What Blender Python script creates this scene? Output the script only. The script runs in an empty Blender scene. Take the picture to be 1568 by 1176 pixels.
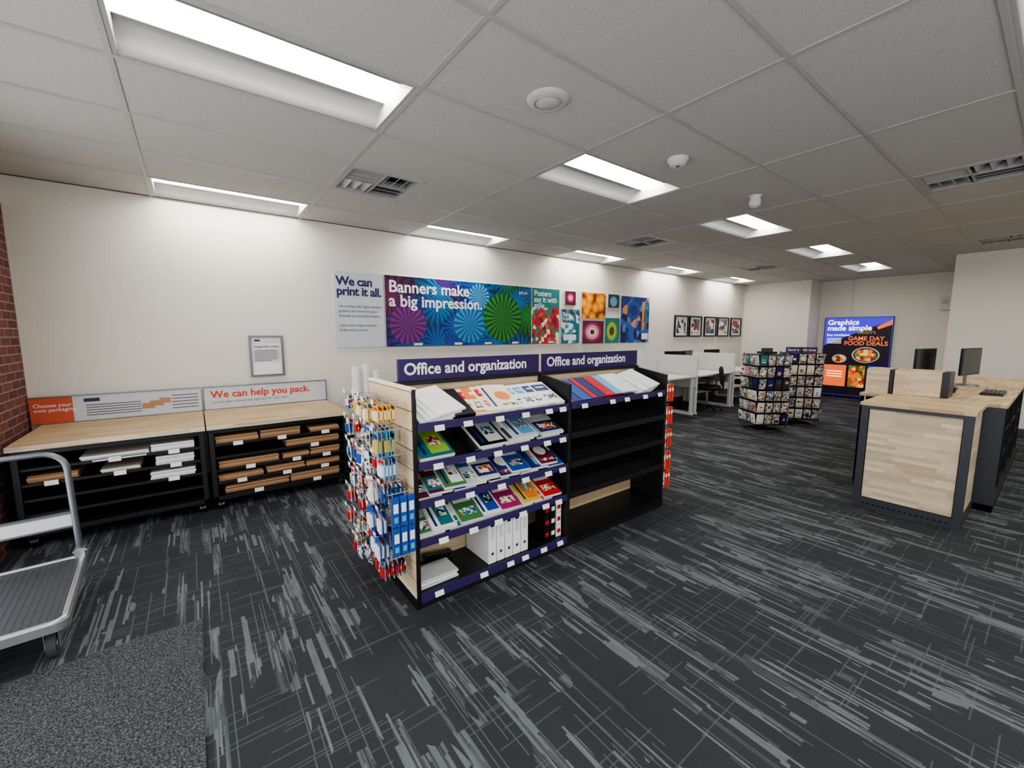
import bpy, math, random
from mathutils import Matrix, Vector
random.seed(7)
R=random.random
def U(a,b): return a+(b-a)*R()

# ------------------------------------------------------------ materials
def newmat(name):
    m=bpy.data.materials.new(name); m.use_nodes=True
    nt=m.node_tree; b=nt.nodes['Principled BSDF']
    return m,nt,b
def mat(name,col,rough=.5,metal=0,noise=0.06,emit=None,es=0,scale=12):
    m,nt,b=newmat(name)
    b.inputs['Roughness'].default_value=rough; b.inputs['Metallic'].default_value=metal
    if noise>0:
        g=nt.nodes.new('ShaderNodeNewGeometry'); n=nt.nodes.new('ShaderNodeTexNoise'); n.inputs['Scale'].default_value=scale
        nt.links.new(g.outputs['Position'],n.inputs['Vector'])
        mx=nt.nodes.new('ShaderNodeMix'); mx.data_type='RGBA'
        mx.inputs[6].default_value=(*[max(0,c*(1-noise)) for c in col],1)
        mx.inputs[7].default_value=(*[min(1,c*(1+noise)) for c in col],1)
        nt.links.new(n.outputs['Fac'],mx.inputs[0]); nt.links.new(mx.outputs[2],b.inputs['Base Color'])
    else: b.inputs['Base Color'].default_value=(*col,1)
    if emit:
        b.inputs['Emission Color'].default_value=(*emit,1); b.inputs['Emission Strength'].default_value=es
    return m
def srgb(r,g,b):
    return tuple(((c/255)/12.92 if c/255<=.04045 else ((c/255+.055)/1.055)**2.4) for c in (r,g,b))

class N:
    """small node helper"""
    def __init__(s,nt): s.nt=nt
    def n(s,t,**k):
        x=s.nt.nodes.new(t)
        for a,v in k.items(): setattr(x,a,v)
        return x
    def l(s,a,b): s.nt.links.new(a,b)
    def m(s,op,a,b=None,c=None):
        x=s.n('ShaderNodeMath',operation=op)
        for i,v in enumerate((a,b,c)):
            if v is None: continue
            if isinstance(v,(int,float)): x.inputs[i].default_value=v
            else: s.l(v,x.inputs[i])
        return x.outputs[0]
    def xyz(s):
        g=s.n('ShaderNodeNewGeometry'); p=s.n('ShaderNodeSeparateXYZ'); s.l(g.outputs['Position'],p.inputs[0]); return g.outputs['Position'],p.outputs
    def comb(s,a,b,c=0):
        x=s.n('ShaderNodeCombineXYZ')
        for i,v in enumerate((a,b,c)):
            if isinstance(v,(int,float)): x.inputs[i].default_value=v
            else: s.l(v,x.inputs[i])
        return x.outputs[0]
    def cells(s,u,v,w,L,seed):
        iv=s.m('FLOOR',s.m('DIVIDE',v,w))
        wn=s.n('ShaderNodeTexWhiteNoise',noise_dimensions='1D'); s.l(s.m('ADD',iv,seed),wn.inputs['W'])
        iu=s.m('FLOOR',s.m('ADD',s.m('DIVIDE',u,L),s.m('MULTIPLY',wn.outputs['Value'],17.3)))
        w2=s.n('ShaderNodeTexWhiteNoise',noise_dimensions='3D'); s.l(s.comb(iu,iv,seed),w2.inputs['Vector'])
        return w2.outputs['Value']
    def noise(s,vec,scale,detail=2,rough=.5):
        x=s.n('ShaderNodeTexNoise'); x.inputs['Scale'].default_value=scale; x.inputs['Detail'].default_value=detail; x.inputs['Roughness'].default_value=rough
        s.l(vec,x.inputs['Vector']); return x.outputs['Fac']
    def ramp(s,fac,stops,interp='LINEAR'):
        x=s.n('ShaderNodeValToRGB'); cr=x.color_ramp; cr.interpolation=interp
        while len(cr.elements)<len(stops): cr.elements.new(.5)
        for e,(p,c) in zip(cr.elements,stops): e.position=p; e.color=(*c,1)
        s.l(fac,x.inputs[0]); return x.outputs[0]
    def mix(s,fac,a,b):
        x=s.n('ShaderNodeMix',data_type='RGBA')
        for i,v in ((0,fac),(6,a),(7,b)):
            if isinstance(v,(int,float)): x.inputs[i].default_value=v
            elif isinstance(v,tuple): x.inputs[i].default_value=(*v,1)
            else: s.l(v,x.inputs[i])
        return x.outputs[2]
    def bump(s,h,strength,dist,b):
        x=s.n('ShaderNodeBump'); x.inputs['Strength'].default_value=strength; x.inputs['Distance'].default_value=dist
        s.l(h,x.inputs['Height']); s.l(x.outputs[0],b.inputs['Normal'])

def carpet():
    m,nt,b=newmat('carpet_tile'); q=N(nt); pos,(x,y,z)=q.xyz()
    b.inputs['Roughness'].default_value=.95; b.inputs['Specular IOR Level'].default_value=.15
    lo=q.noise(q.comb(q.m('MULTIPLY',x,2.2),q.m('MULTIPLY',y,.8)),1.6,2)
    fine=q.noise(pos,300,2); mid=q.noise(q.comb(q.m('MULTIPLY',x,70),q.m('MULTIPLY',y,10)),1,3)
    def gt(a,t): return q.m('GREATER_THAN',a,t)
    def mu(a,k): return q.m('MULTIPLY',a,k)
    bias=mu(q.m('SUBTRACT',lo,.5),.8)
    cl=gt(q.m('ADD',q.cells(y,x,.045,.46,2.0),bias),.80)
    ln=q.m('POWER',q.cells(y,x,.0065,.17,4.0),1.3)
    s1=mu(mu(cl,ln),.95)
    lone=gt(q.m('ADD',q.cells(y,x,.010,.30,6.0),bias),.955); s1=q.m('MAXIMUM',s1,mu(lone,.8))
    thin=gt(q.cells(y,x,.005,.50,9.0),.94); s1=q.m('MAXIMUM',s1,mu(thin,.45))
    wide=gt(q.m('ADD',q.cells(y,x,.024,.20,14.0),bias),.975); s1=q.m('MAXIMUM',s1,mu(wide,.75))
    cross=gt(q.cells(x,y,.005,.30,13.0),.955); s1=q.m('MAXIMUM',s1,mu(cross,.36))
    s1=mu(s1,q.m('MULTIPLY_ADD',mid,.9,.45)); s1=q.m('MINIMUM',s1,1.0)
    base=q.mix(lo,srgb(47,49,52),srgb(60,62,65))
    col=q.mix(s1,base,srgb(112,116,119))
    mul=q.m('MULTIPLY_ADD',fine,1.1,.45)
    vm=q.n('ShaderNodeVectorMath',operation='SCALE'); q.l(col,vm.inputs[0]); q.l(mul,vm.inputs['Scale'])
    q.l(vm.outputs[0],b.inputs['Base Color']); q.bump(fine,.5,.004,b); return m
def matmat():
    m,nt,b=newmat('entry_mat'); q=N(nt); pos,(x,y,z)=q.xyz(); b.inputs['Roughness'].default_value=.95
    b.inputs['Specular IOR Level'].default_value=.1
    f=q.noise(pos,150,4,.8)
    q.l(q.ramp(f,[(.40,srgb(38,40,42)),(.52,srgb(78,80,83)),(.66,srgb(132,134,137))]),b.inputs['Base Color']); q.bump(f,.8,.006,b); return m
def tile():
    m,nt,b=newmat('ceiling_tile'); q=N(nt); pos,(x,y,z)=q.xyz(); b.inputs['Roughness'].default_value=.95
    b.inputs['Specular IOR Level'].default_value=.1
    f=q.noise(pos,150,4,.7); g=q.noise(pos,40,3,.6)
    pit=q.ramp(f,[(.34,srgb(140,140,137)),(.43,srgb(192,191,187)),(.7,srgb(200,199,195))])
    q.l(pit,b.inputs['Base Color']); q.bump(q.m('ADD',f,g),.5,.003,b); return m
def wallpaint(name='wall_paint',c=(220,216,206)):
    m,nt,b=newmat(name); q=N(nt); pos,_=q.xyz(); b.inputs['Roughness'].default_value=.75
    f=q.noise(pos,60,3); g=q.noise(pos,.8,2)
    q.l(q.mix(g,srgb(*c),srgb(*[v+6 for v in c])),b.inputs['Base Color']); q.bump(f,.15,.002,b); return m
def brick():
    m,nt,b=newmat('red_brick'); q=N(nt); pos,(x,y,z)=q.xyz(); b.inputs['Roughness'].default_value=.85
    t=q.n('ShaderNodeTexBrick'); q.l(q.comb(q.m('ADD',y,x),z),t.inputs['Vector'])
    t.inputs['Scale'].default_value=1; t.inputs['Brick Width'].default_value=.2; t.inputs['Row Height'].default_value=.067
    t.inputs['Mortar Size'].default_value=.005; t.inputs['Color1'].default_value=(*srgb(112,60,52),1); t.inputs['Color2'].default_value=(*srgb(84,46,42),1)
    t.inputs['Mortar'].default_value=(*srgb(128,120,115),1)
    f=q.noise(pos,45,4)
    vm=q.n('ShaderNodeVectorMath',operation='SCALE'); q.l(t.outputs['Color'],vm.inputs[0]); q.l(q.m('MULTIPLY_ADD',f,.8,.6),vm.inputs['Scale'])
    q.l(vm.outputs[0],b.inputs['Base Color']); q.bump(q.m('SUBTRACT',f,t.outputs['Fac']),.6,.01,b); return m
def wood(name,ua,va,w=.03,L=.30,c0=(176,156,128),c1=(216,200,174)):
    m,nt,b=newmat(name); q=N(nt); pos,o=q.xyz(); b.inputs['Roughness'].default_value=.5
    u=o['XYZ'.index(ua)]; v=o['XYZ'.index(va)]
    r=q.cells(u,v,w,L,3.0)
    g=q.noise(q.comb(q.m('MULTIPLY',u,9),q.m('MULTIPLY',v,150),q.m('MULTIPLY',r,20)),1,3)
    f=q.m('ADD',q.m('MULTIPLY',r,.55),q.m('MULTIPLY',g,.45))
    q.l(q.ramp(f,[(.15,srgb(*c0)),(.85,srgb(*c1))]),b.inputs['Base Color']); return m
def parasol(name='banner_parasols'):
    m,nt,b=newmat(name); q=N(nt); pos,(x,y,z)=q.xyz(); b.inputs['Roughness'].default_value=.45
    v=q.n('ShaderNodeTexVoronoi',voronoi_dimensions='2D'); v.inputs['Scale'].default_value=1.0
    vec=q.comb(q.m('MULTIPLY',x,2.6),q.m('MULTIPLY',z,2.6)); q.l(vec,v.inputs['Vector'])
    d=q.n('ShaderNodeVectorMath',operation='SUBTRACT'); q.l(vec,d.inputs[0]); q.l(v.outputs['Position'],d.inputs[1])
    sp=q.n('ShaderNodeSeparateXYZ'); q.l(d.outputs[0],sp.inputs[0])
    ang=q.m('ARCTAN2',sp.outputs[1],sp.outputs[0])
    rib=q.m('SINE',q.m('MULTIPLY',ang,18)); rib=q.m('MULTIPLY_ADD',rib,.5,.5)
    cs=q.n('ShaderNodeSeparateColor'); q.l(v.outputs['Color'],cs.inputs[0])
    px=q.m('DIVIDE',q.m('SUBTRACT',x,1.9),2.4)
    k=q.m('ADD',q.m('MULTIPLY',px,.55),q.m('MULTIPLY',cs.outputs[0],.38))
    colr=q.ramp(k,[(.08,srgb(120,30,86)),(.20,srgb(100,36,130)),(.32,srgb(66,52,160)),(.44,srgb(24,90,180)),(.58,srgb(26,140,195)),(.72,srgb(34,110,190)),(.82,srgb(24,140,60)),(1.0,srgb(90,160,40))])
    dk=q.m('MULTIPLY_ADD',rib,.8,.3)
    edge=q.m('SUBTRACT',1.2,q.m('MULTIPLY',v.outputs['Distance'],1.0))
    vm=q.n('ShaderNodeVectorMath',operation='SCALE'); q.l(colr,vm.inputs[0]); q.l(q.m('MULTIPLY',dk,edge),vm.inputs['Scale'])
    q.l(vm.outputs[0],b.inputs['Base Color']); return m
def blobs(name,stops,sc,axes=('X','Z'),rnd=1.0):
    m,nt,b=newmat(name); q=N(nt); pos,o=q.xyz(); b.inputs['Roughness'].default_value=.45
    v=q.n('ShaderNodeTexVoronoi',voronoi_dimensions='2D'); v.inputs['Scale'].default_value=sc; v.inputs['Randomness'].default_value=rnd
    q.l(q.comb(o['XYZ'.index(axes[0])],o['XYZ'.index(axes[1])]),v.inputs['Vector'])
    q.l(q.ramp(v.outputs['Distance'],stops),b.inputs['Base Color']); return m
def patches(name,stops,sc,axes=('X','Z'),glow=0):
    m,nt,b=newmat(name); q=N(nt); pos,o=q.xyz(); b.inputs['Roughness'].default_value=.45
    if axes is None:
        v=q.n('ShaderNodeTexVoronoi',voronoi_dimensions='3D',distance='CHEBYCHEV'); q.l(pos,v.inputs['Vector'])
    else:
        v=q.n('ShaderNodeTexVoronoi',voronoi_dimensions='2D'); q.l(q.comb(o['XYZ'.index(axes[0])],o['XYZ'.index(axes[1])]),v.inputs['Vector'])
    v.inputs['Scale'].default_value=sc
    cs=q.n('ShaderNodeSeparateColor'); q.l(v.outputs['Color'],cs.inputs[0])
    c=q.ramp(cs.outputs[0],stops,'CONSTANT'); q.l(c,b.inputs['Base Color'])
    if glow: q.l(c,b.inputs['Emission Color']); b.inputs['Emission Strength'].default_value=glow
    return m

M={}
M['carpet']=carpet(); M['mat']=matmat(); M['tile']=tile(); M['wall']=wallpaint(); M['brick']=brick()
M['wYZ']=wood('oak_front','Y','Z'); M['wXZ']=wood('oak_side','X','Z'); M['wXY']=wood('oak_top','X','Y',c0=(156,130,96),c1=(198,174,138)); M['wYX']=wood('oak_top_b','Y','X',c0=(156,130,96),c1=(198,174,138))
M['pYZ']=wood('plank_end','Y','Z',.1,2,(196,174,142),(226,206,174)); M['pXZ']=wood('plank_back','X','Z',.1,2,(176,152,120),(210,188,156))
M['grid']=mat('ceiling_grid_paint',srgb(176,175,173),.5,0)
M['slat']=mat('vent_slat_paint',srgb(170,170,170),.45,.2)
M['refl']=mat('troffer_reflector',srgb(165,165,165),.45,0,0)
M['lens']=mat('troffer_lens',(.9,.9,.9),.4,0,0,emit=(1,.965,.91),es=20)
M['black']=mat('black_steel',srgb(28,29,31),.45,.2)
M['dark']=mat('charcoal_steel',srgb(58,62,68),.45,.2)
M['blk2']=mat('black_plastic',srgb(20,20,22),.35)
M['hole']=mat('dark_cavity',srgb(12,12,12),.9)
M['white']=mat('white_card',srgb(232,232,230),.5)
M['paper']=mat('paper_grey',srgb(200,202,203),.6)
M['lam']=mat('white_laminate',srgb(210,210,208),.4)
M['spk']=mat('speaker_grille',srgb(196,196,193),.6)
M['navy']=mat('navy_ink',srgb(30,28,92),.5)
M['purple']=mat('purple_sign',srgb(44,24,84),.5)
M['strip']=mat('price_strip_purple',srgb(48,34,86),.5)
M['ltxt']=mat('grey_ink',srgb(90,92,112),.6)
M['kraft']=mat('kraft_cardboard',srgb(178,140,104),.8)
M['kraft2']=mat('kraft_dark',srgb(140,106,76),.8)
M['orange']=mat('orange_red_board',srgb(200,92,64),.6)
M['otxt']=mat('red_orange_ink',srgb(210,60,42),.6)
M['alu']=mat('brushed_aluminium',srgb(190,193,196),.3,.8)
M['chrome']=mat('chrome_wire',srgb(200,200,205),.2,.9)
M['tube']=mat('steel_tube_grey',srgb(120,126,132),.35,.7)
M['rubber']=mat('rubber_deck',srgb(60,62,66),.5,0,.25,scale=30)
M['tyre']=mat('tyre_grey',srgb(60,62,66),.7)
M['red']=mat('red',srgb(190,36,36),.4); M['yellow']=mat('yellow',srgb(226,184,60),.4); M['blue']=mat('blue',srgb(34,78,156),.4)
M['teal']=mat('teal',srgb(36,118,120),.4); M['green']=mat('green',srgb(74,130,74),.4); M['mag']=mat('magenta',srgb(160,44,106),.4)
M['maroon']=mat('maroon',srgb(96,32,50),.4); M['sky']=mat('sky_blue',srgb(96,164,205),.4); M['orng']=mat('orange',srgb(226,128,60),.4)
M['pink']=mat('pink',srgb(225,150,165),.5); M['cream']=mat('cream',srgb(235,225,200),.5); M['dkblue']=mat('dark_blue',srgb(30,50,110),.4); M['brown']=mat('brown',srgb(96,56,34),.5)
M['lime']=mat('lime',srgb(150,190,70),.5)
M['panelbg']=mat('panel_light',srgb(200,204,209),.5)
M['base']=mat('rubber_base',srgb(70,70,72),.6)
M['screen']=mat('monitor_glass',srgb(16,18,22),.15)
M['fabric']=mat('chair_fabric',srgb(26,26,28),.9,0,.2,scale=80)
M['banner']=parasol()
W_=srgb(232,232,230);K_=srgb(25,26,30);G_=srgb(150,152,155)
M['pkA']=patches('package_print_a',[(0,W_),(.3,K_),(.45,srgb(40,90,170)),(.6,W_),(.8,srgb(190,50,50)),(.9,G_)],70,None)
M['pkB']=patches('package_print_b',[(0,srgb(40,80,150)),(.25,W_),(.5,srgb(60,140,160)),(.7,K_),(.85,srgb(220,180,70))],55,None)
M['pkC']=patches('package_print_c',[(0,G_),(.3,W_),(.55,K_),(.7,G_),(.85,srgb(90,130,90))],60,None)
M['pkD']=patches('package_print_d',[(0,srgb(190,50,50)),(.3,W_),(.5,srgb(230,170,60)),(.7,W_),(.85,srgb(60,60,70))],60,None)
M['cdA']=patches('card_print_a',[(0,srgb(215,205,190)),(.3,srgb(120,150,140)),(.5,srgb(200,120,110)),(.7,W_),(.85,srgb(60,60,65))],45,None)
M['cdB']=patches('card_print_b',[(0,srgb(90,120,150)),(.3,W_),(.5,srgb(190,170,120)),(.7,srgb(70,90,80)),(.85,srgb(200,150,160))],40,None)
M['oranges']=blobs('oranges_print',[(0,srgb(255,190,40)),(.45,srgb(235,140,20)),(.8,srgb(90,45,20))],7)
M['strawb']=patches('poster_fruit_print',[(0,srgb(190,40,50)),(.3,srgb(235,225,215)),(.45,srgb(70,130,80)),(.6,srgb(220,100,60)),(.75,srgb(30,120,130)),(.9,srgb(120,30,60))],16)
M['glass']=patches('glass_print',[(0,srgb(24,50,120)),(.3,srgb(40,90,170)),(.5,srgb(20,30,70)),(.7,srgb(90,120,190)),(.9,srgb(220,140,90))],8)
M['tealprint']=patches('teal_print',[(0,srgb(40,110,130)),(.35,srgb(60,150,165)),(.6,srgb(225,235,235)),(.75,srgb(40,110,130)),(.85,srgb(70,60,90))],12)
M['food']=patches('food_print',[(0,srgb(230,120,40)),(.25,srgb(120,50,25)),(.45,srgb(240,190,90)),(.65,srgb(70,120,50)),(.8,srgb(200,60,40))],16,('Y','Z'),.5)
M['art']=patches('framed_art_print',[(0,srgb(60,60,70)),(.3,srgb(215,210,200)),(.5,srgb(170,60,50)),(.65,srgb(90,120,150)),(.85,srgb(225,220,215))],12)

# ------------------------------------------------------------ mesh builder
class B:
    def __init__(s,name): s.n=name; s.v=[]; s.f=[]; s.m=[]; s.sm=[]; s.mats=[]
    def mi(s,m):
        m=M[m] if isinstance(m,str) else m
        if m not in s.mats: s.mats.append(m)
        return s.mats.index(m)
    def add(s,vs,fs,m,smooth=False):
        o=len(s.v); k=s.mi(m); s.v+= [tuple(v) for v in vs]
        for f in fs: s.f.append([i+o for i in f]); s.m.append(k); s.sm.append(smooth)
    def poly(s,pts,m): s.add(pts,[list(range(len(pts)))],m)
    def obox(s,c,size,m,rot=None):
        h=[d/2 for d in size]; c=Vector(c); vs=[]
        for i in (-1,1):
            for j in (-1,1):
                for k in (-1,1):
                    w=Vector((i*h[0],j*h[1],k*h[2])); vs.append(c+(rot@w if rot else w))
        s.add(vs,[(0,1,3,2),(4,6,7,5),(0,4,5,1),(2,3,7,6),(0,2,6,4),(1,5,7,3)],m)
    def box(s,x0,x1,y0,y1,z0,z1,m): s.obox(((x0+x1)/2,(y0+y1)/2,(z0+z1)/2),(abs(x1-x0),abs(y1-y0),abs(z1-z0)),m)
    def cyl(s,p0,p1,r,m,r1=None,n=12,caps=True):
        p0=Vector(p0);p1=Vector(p1); r1=r if r1 is None else r1
        d=(p1-p0).normalized(); a=d.orthogonal().normalized(); b=d.cross(a)
        vs=[]
        for p,rr in ((p0,r),(p1,r1)):
            for i in range(n):
                t=2*math.pi*i/n; vs.append(p+rr*(math.cos(t)*a+math.sin(t)*b))
        s.add(vs,[(i,(i+1)%n,n+(i+1)%n,n+i) for i in range(n)],m,True)
        if caps:
            s.add(vs,[list(range(n))[::-1],list(range(n,2*n))],m)
    def tube(s,pts,r,m,n=8,closed=False):
        pts=[Vector(p) for p in pts]; rings=[]; ref=None; k=len(pts)
        for i,p in enumerate(pts):
            a=pts[i-1] if (i>0 or closed) else p; c=pts[(i+1)%k] if (i<k-1 or closed) else p
            d=(c-a).normalized()
            if ref is None: ref=d.orthogonal().normalized()
            ref=(ref-d*ref.dot(d)).normalized(); b=d.cross(ref)
            rings.append([p+r*(math.cos(2*math.pi*j/n)*ref+math.sin(2*math.pi*j/n)*b) for j in range(n)])
        vs=[v for g in rings for v in g]; fs=[]
        for i in range(k if closed else k-1):
            i2=(i+1)%k
            for j in range(n): fs.append((i*n+j,i*n+(j+1)%n,i2*n+(j+1)%n,i2*n+j))
        s.add(vs,fs,m,True)
        if not closed: s.add(vs,[list(range(n))[::-1],list(range((k-1)*n,k*n))],m)
    def lathe(s,c,prof,m,n=24,axis='Z'):
        vs=[];c=Vector(c)
        for r,z in prof:
            for i in range(n):
                t=2*math.pi*i/n
                w=Vector((r*math.cos(t),r*math.sin(t),z))
                vs.append(c+w)
        fs=[(j*n+i,j*n+(i+1)%n,(j+1)*n+(i+1)%n,(j+1)*n+i) for j in range(len(prof)-1) for i in range(n)]
        s.add(vs,fs,m,True)
        s.add(vs,[list(range(n))[::-1],list(range((len(prof)-1)*n,len(prof)*n))],m)
    def rect(s,c,u,v,w,h,m):
        c=Vector(c);u=Vector(u)*w/2;v=Vector(v)*h/2; s.poly([c-u-v,c+u-v,c+u+v,c-u+v],m)
    def disc(s,c,u,v,rx,ry,m,n=28):
        c=Vector(c);u=Vector(u);v=Vector(v)
        s.poly([c+u*rx*math.cos(2*math.pi*i/n)+v*ry*math.sin(2*math.pi*i/n) for i in range(n)],m)
    def text(s,t,o,u,v,size,m,bold=0,align='LEFT',sp=1.0,ls=1.0):
        cu=bpy.data.curves.new('t','FONT'); cu.body=t; cu.size=size; cu.offset=bold*size; cu.align_x=align; cu.resolution_u=3; cu.space_line=ls; cu.space_character=sp
        ob=bpy.data.objects.new('t',cu); bpy.context.collection.objects.link(ob)
        bpy.context.view_layer.update()
        me=bpy.data.meshes.new_from_object(ob.evaluated_get(bpy.context.evaluated_depsgraph_get()))
        o=Vector(o);u=Vector(u);v=Vector(v)
        s.add([o+u*w.co.x+v*w.co.y for w in me.vertices],[list(p.vertices) for p in me.polygons],m)
        bpy.data.objects.remove(ob); bpy.data.curves.remove(cu); bpy.data.meshes.remove(me)
    def build(s,bevel=0,origin=True):
        me=bpy.data.meshes.new(s.n)
        xs=[v[0] for v in s.v];ys=[v[1] for v in s.v];zs=[v[2] for v in s.v]
        o=((min(xs)+max(xs))/2,(min(ys)+max(ys))/2,min(zs)) if origin else (0,0,0)
        me.from_pydata([(v[0]-o[0],v[1]-o[1],v[2]-o[2]) for v in s.v],[],s.f)
        for m in s.mats: me.materials.append(m)
        me.polygons.foreach_set('material_index',s.m); me.polygons.foreach_set('use_smooth',s.sm); me.update()
        ob=bpy.data.objects.new(s.n,me); bpy.context.collection.objects.link(ob); ob.location=o
        if bevel:
            md=ob.modifiers.new('bevel','BEVEL'); md.width=bevel; md.segments=2; md.limit_method='ANGLE'; md.angle_limit=math.radians(50)
        return ob
def dup(ob,dx=0,dy=0,dz=0,rz=0,name=None):
    c=ob.copy(); c.location=(ob.location.x+dx,ob.location.y+dy,ob.location.z+dz); c.rotation_euler=(0,0,rz)
    if name: c.name=name
    bpy.context.collection.objects.link(c); return c
X=(1,0,0);Y=(0,1,0);Z=(0,0,1);NY=(0,-1,0)
def rx(a): return Matrix.Rotation(a,3,'X')
def rz(a): return Matrix.Rotation(a,3,'Z')

H=2.74; WY=5.15; XL=-1.125; XB=11.5; XB2=12.2; YR=-3.2
# ------------------------------------------------------------ room
b=B('floor'); b.box(XL-.1,XB2+.1,YR-.1,WY+.1,-.1,0,'carpet'); b.build()
b=B('entry_mat'); b.box(XL+.02,-.07,.2,2.62,0.0,.008,'mat'); b.build()
b=B('wall_left'); b.box(XL-.1,XB2+.1,WY,WY+.1,0,H+.12,'wall'); b.build()
b=B('wall_back'); b.box(XB,XB2,3.68,WY,0,H+.12,'wall'); b.build()
b=B('wall_back_recess'); b.box(XB2,XB2+.1,YR,WY,0,H+.12,'wall'); b.build()
b=B('wall_partition'); b.box(9.70,XB2,YR,1.167,0,H+.12,'wall'); b.build()
b=B('wall_right'); b.box(3.2,9.70,YR-.1,YR,0,H+.12,'wall'); b.box(XL-.1,3.2,YR-.1,YR,2.45,H+.12,'wall'); b.build()
b=B('wall_brick'); b.box(XL-.1,XL,3.9,WY,0,2.52,'brick'); b.box(XL-.1,XL,3.9,WY,2.52,H+.12,'wall'); b.build()
b=B('wall_front'); b.box(XL-.1,XL,YR,3.9,2.45,H+.12,'wall'); b.build()
b=B('window_1')
for i in range(6):
    y=YR+.03+i*(3.9-YR-.06)/5; b.box(XL-.08,XL-.02,y-.03,y+.03,.08,2.45,'black')
b.box(XL-.08,XL-.02,YR,3.9,0,.1,'black'); b.box(XL-.08,XL-.02,YR,3.9,2.38,2.45,'black'); b.box(XL-.08,XL-.02,YR,3.9,1.0,1.05,'black'); b.build()
b=B('added_window_2')  # unseen window, added to let more daylight onto the ceiling
for i in range(4):
    x=XL+.03+i*(3.2-XL-.06)/3; b.box(x-.03,x+.03,YR-.08,YR-.02,.08,2.45,'black')
b.box(XL,3.2,YR-.08,YR-.02,0,.1,'black'); b.box(XL,3.2,YR-.08,YR-.02,2.38,2.45,'black'); b.build()
b=B('baseboard_left'); b.box(XL,XB,WY-.012,WY,0,.1,'base'); b.build()
b=B('baseboard_back'); b.box(XB-.012,XB,3.68,WY-.012,0,.1,'base'); b.box(XB2-.012,XB2,1.167,3.68,0,.1,'base'); b.build()
b=B('baseboard_partition'); b.box(9.688,9.70,YR,1.167,0,.1,'base'); b.build()
b=B('trim_1'); b.box(XB2-.02,XB2,3.05,3.09,.1,H,'lam'); b.build()

# ceiling cells
GX=[-1.4264+1.2192*i for i in range(12)]; GY=[.8728+.6096*j for j in range(-7,8)]
holes=set(); troff=[]; vents=[]
for k in range(5):
    for gy in (2.092,4.530,-.3464,-2.785):  # last row is out of view, added for extra light
        x0=-.207+2.4384*k
        if gy<1 and x0>9: continue
        troff.append((x0,gy)); holes.add((round(x0,1),round(gy,1)))
for x0,y0,half in ((1.012,3.311,0),(4.670,3.311,0),(8.327,3.311,0),(4.670,.2632,0),(8.327,.2632,0)): vents.append((x0,y0))
vk={(round(x,1),round(y,1)) for x,y in vents}
b=B('ceiling')
for i,x0 in enumerate(GX):
    for j,y0 in enumerate(GY):
        x1=x0+1.2192;y1=y0+.6096
        key=(round(x0,1),round(y0,1))
        if key in holes: continue
        if key in vk: xa=x0+.6096
        else: xa=x0
        xa=max(xa,XL);xe=min(x1,XB2);ya=max(y0,YR);ye=min(y1,WY)
        if xe-xa<.01 or ye-ya<.01: continue
        b.box(xa,xe,ya,ye,H,H+.02,'tile')
ceil=b.build()
b=B('trim_ceiling_grid')
for x0 in GX:
    if XL<x0<XB2: b.box(x0-.012,x0+.012,YR,WY,H-.005,H+.015,'grid')
for y0 in GY:
    if YR<y0<WY: b.box(XL,XB2,y0-.012,y0+.012,H-.0052,H+.0148,'grid')
for vx,vy in vents: b.box(vx+.6096-.012,vx+.6096+.012,vy,vy+.6096,H-.0052,H+.0148,'grid')
b.box(XL,XB,WY-.022,WY,H-.006,H+.014,'grid')
b.build()
b=B('ceiling_plenum'); b.box(XL-.1,XB2+.1,YR-.1,WY+.1,H+.13,H+.16,'hole'); b.build()

def troffer():
    b=B('ceiling_light_troffer'); hx=.6096-.012; hy=.3048-.012
    prof=[(-hy,0),(-hy+.02,.0),(-hy+.045,.035),(-.21,.068),(-.15,.088),(-.115,.092)]
    def sweep(pr,m):
        vs=[];
        for y,z in pr: vs+=[(-hx+.02,y,z),(hx-.02,y,z)]
        b.add(vs,[(2*i,2*i+1,2*i+3,2*i+2) for i in range(len(pr)-1)],m,True)
    sweep(prof,'refl'); sweep([(-y,z) for y,z in prof][::-1],'refl')
    sweep([(-.115,.092),(-.07,.078),(0,.072),(.07,.078),(.115,.092)],'lens')
    full=prof+[(-.07,.078),(0,.072)]; full=full+[(-y,z) for y,z in full[::-1][1:]]
    for sx in (-1,1):
        pts=[(sx*(hx-.02),y,z) for y,z in full]
        b.poly(pts+[(sx*(hx-.02),hy,0),(sx*(hx-.02),-hy,0)],'refl')
        b.box(sx*(hx-.02),sx*hx,-hy,hy,-.002,.002,'refl')
    b.box(-hx,hx,-hy,hy,.096,.10,'refl')
    for k in (-.118,.118): b.box(-hx+.02,hx-.02,k-.003,k+.003,.082,.094,'refl')
    return b.build(origin=False)
t0=troffer()
for i,(x0,y0) in enumerate(troff):
    o=t0 if i==0 else dup(t0)
    o.location=(x0+.6096,y0+.3048,H)
def vent():
    b=B('ceiling_air_vent'); h=.292
    b.box(-h,h,-h,h,.10,.105,'hole')
    for s in (-1,1):
        b.box(s*h,s*(h-.03),-h,h,-.006,.1,'slat'); b.box(-h,h,s*h,s*(h-.03),-.006,.1,'slat')
    b.box(-.26,.26,-.006,.006,-.004,.05,'slat'); b.box(-.006,.006,-.26,.26,-.004,.05,'slat')
    for qx in (-1,1):
        for qy in (-1,1):
            for k in range(3):
                t=.05+k*.08
                if qx*qy>0: b.obox((qx*.133,qy*t,.022),(.25,.06,.004),'slat',rx(math.radians(42*qy)))
                else: b.obox((qx*t,qy*.133,.022),(.06,.25,.004),'slat',Matrix.Rotation(math.radians(-42*qx),3,'Y'))
    return b.build(origin=False)
v0=vent()
for i,(x0,y0) in enumerate(vents):
    o=v0 if i==0 else dup(v0)
    o.location=(x0+.3048,y0+.3048,H)
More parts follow.
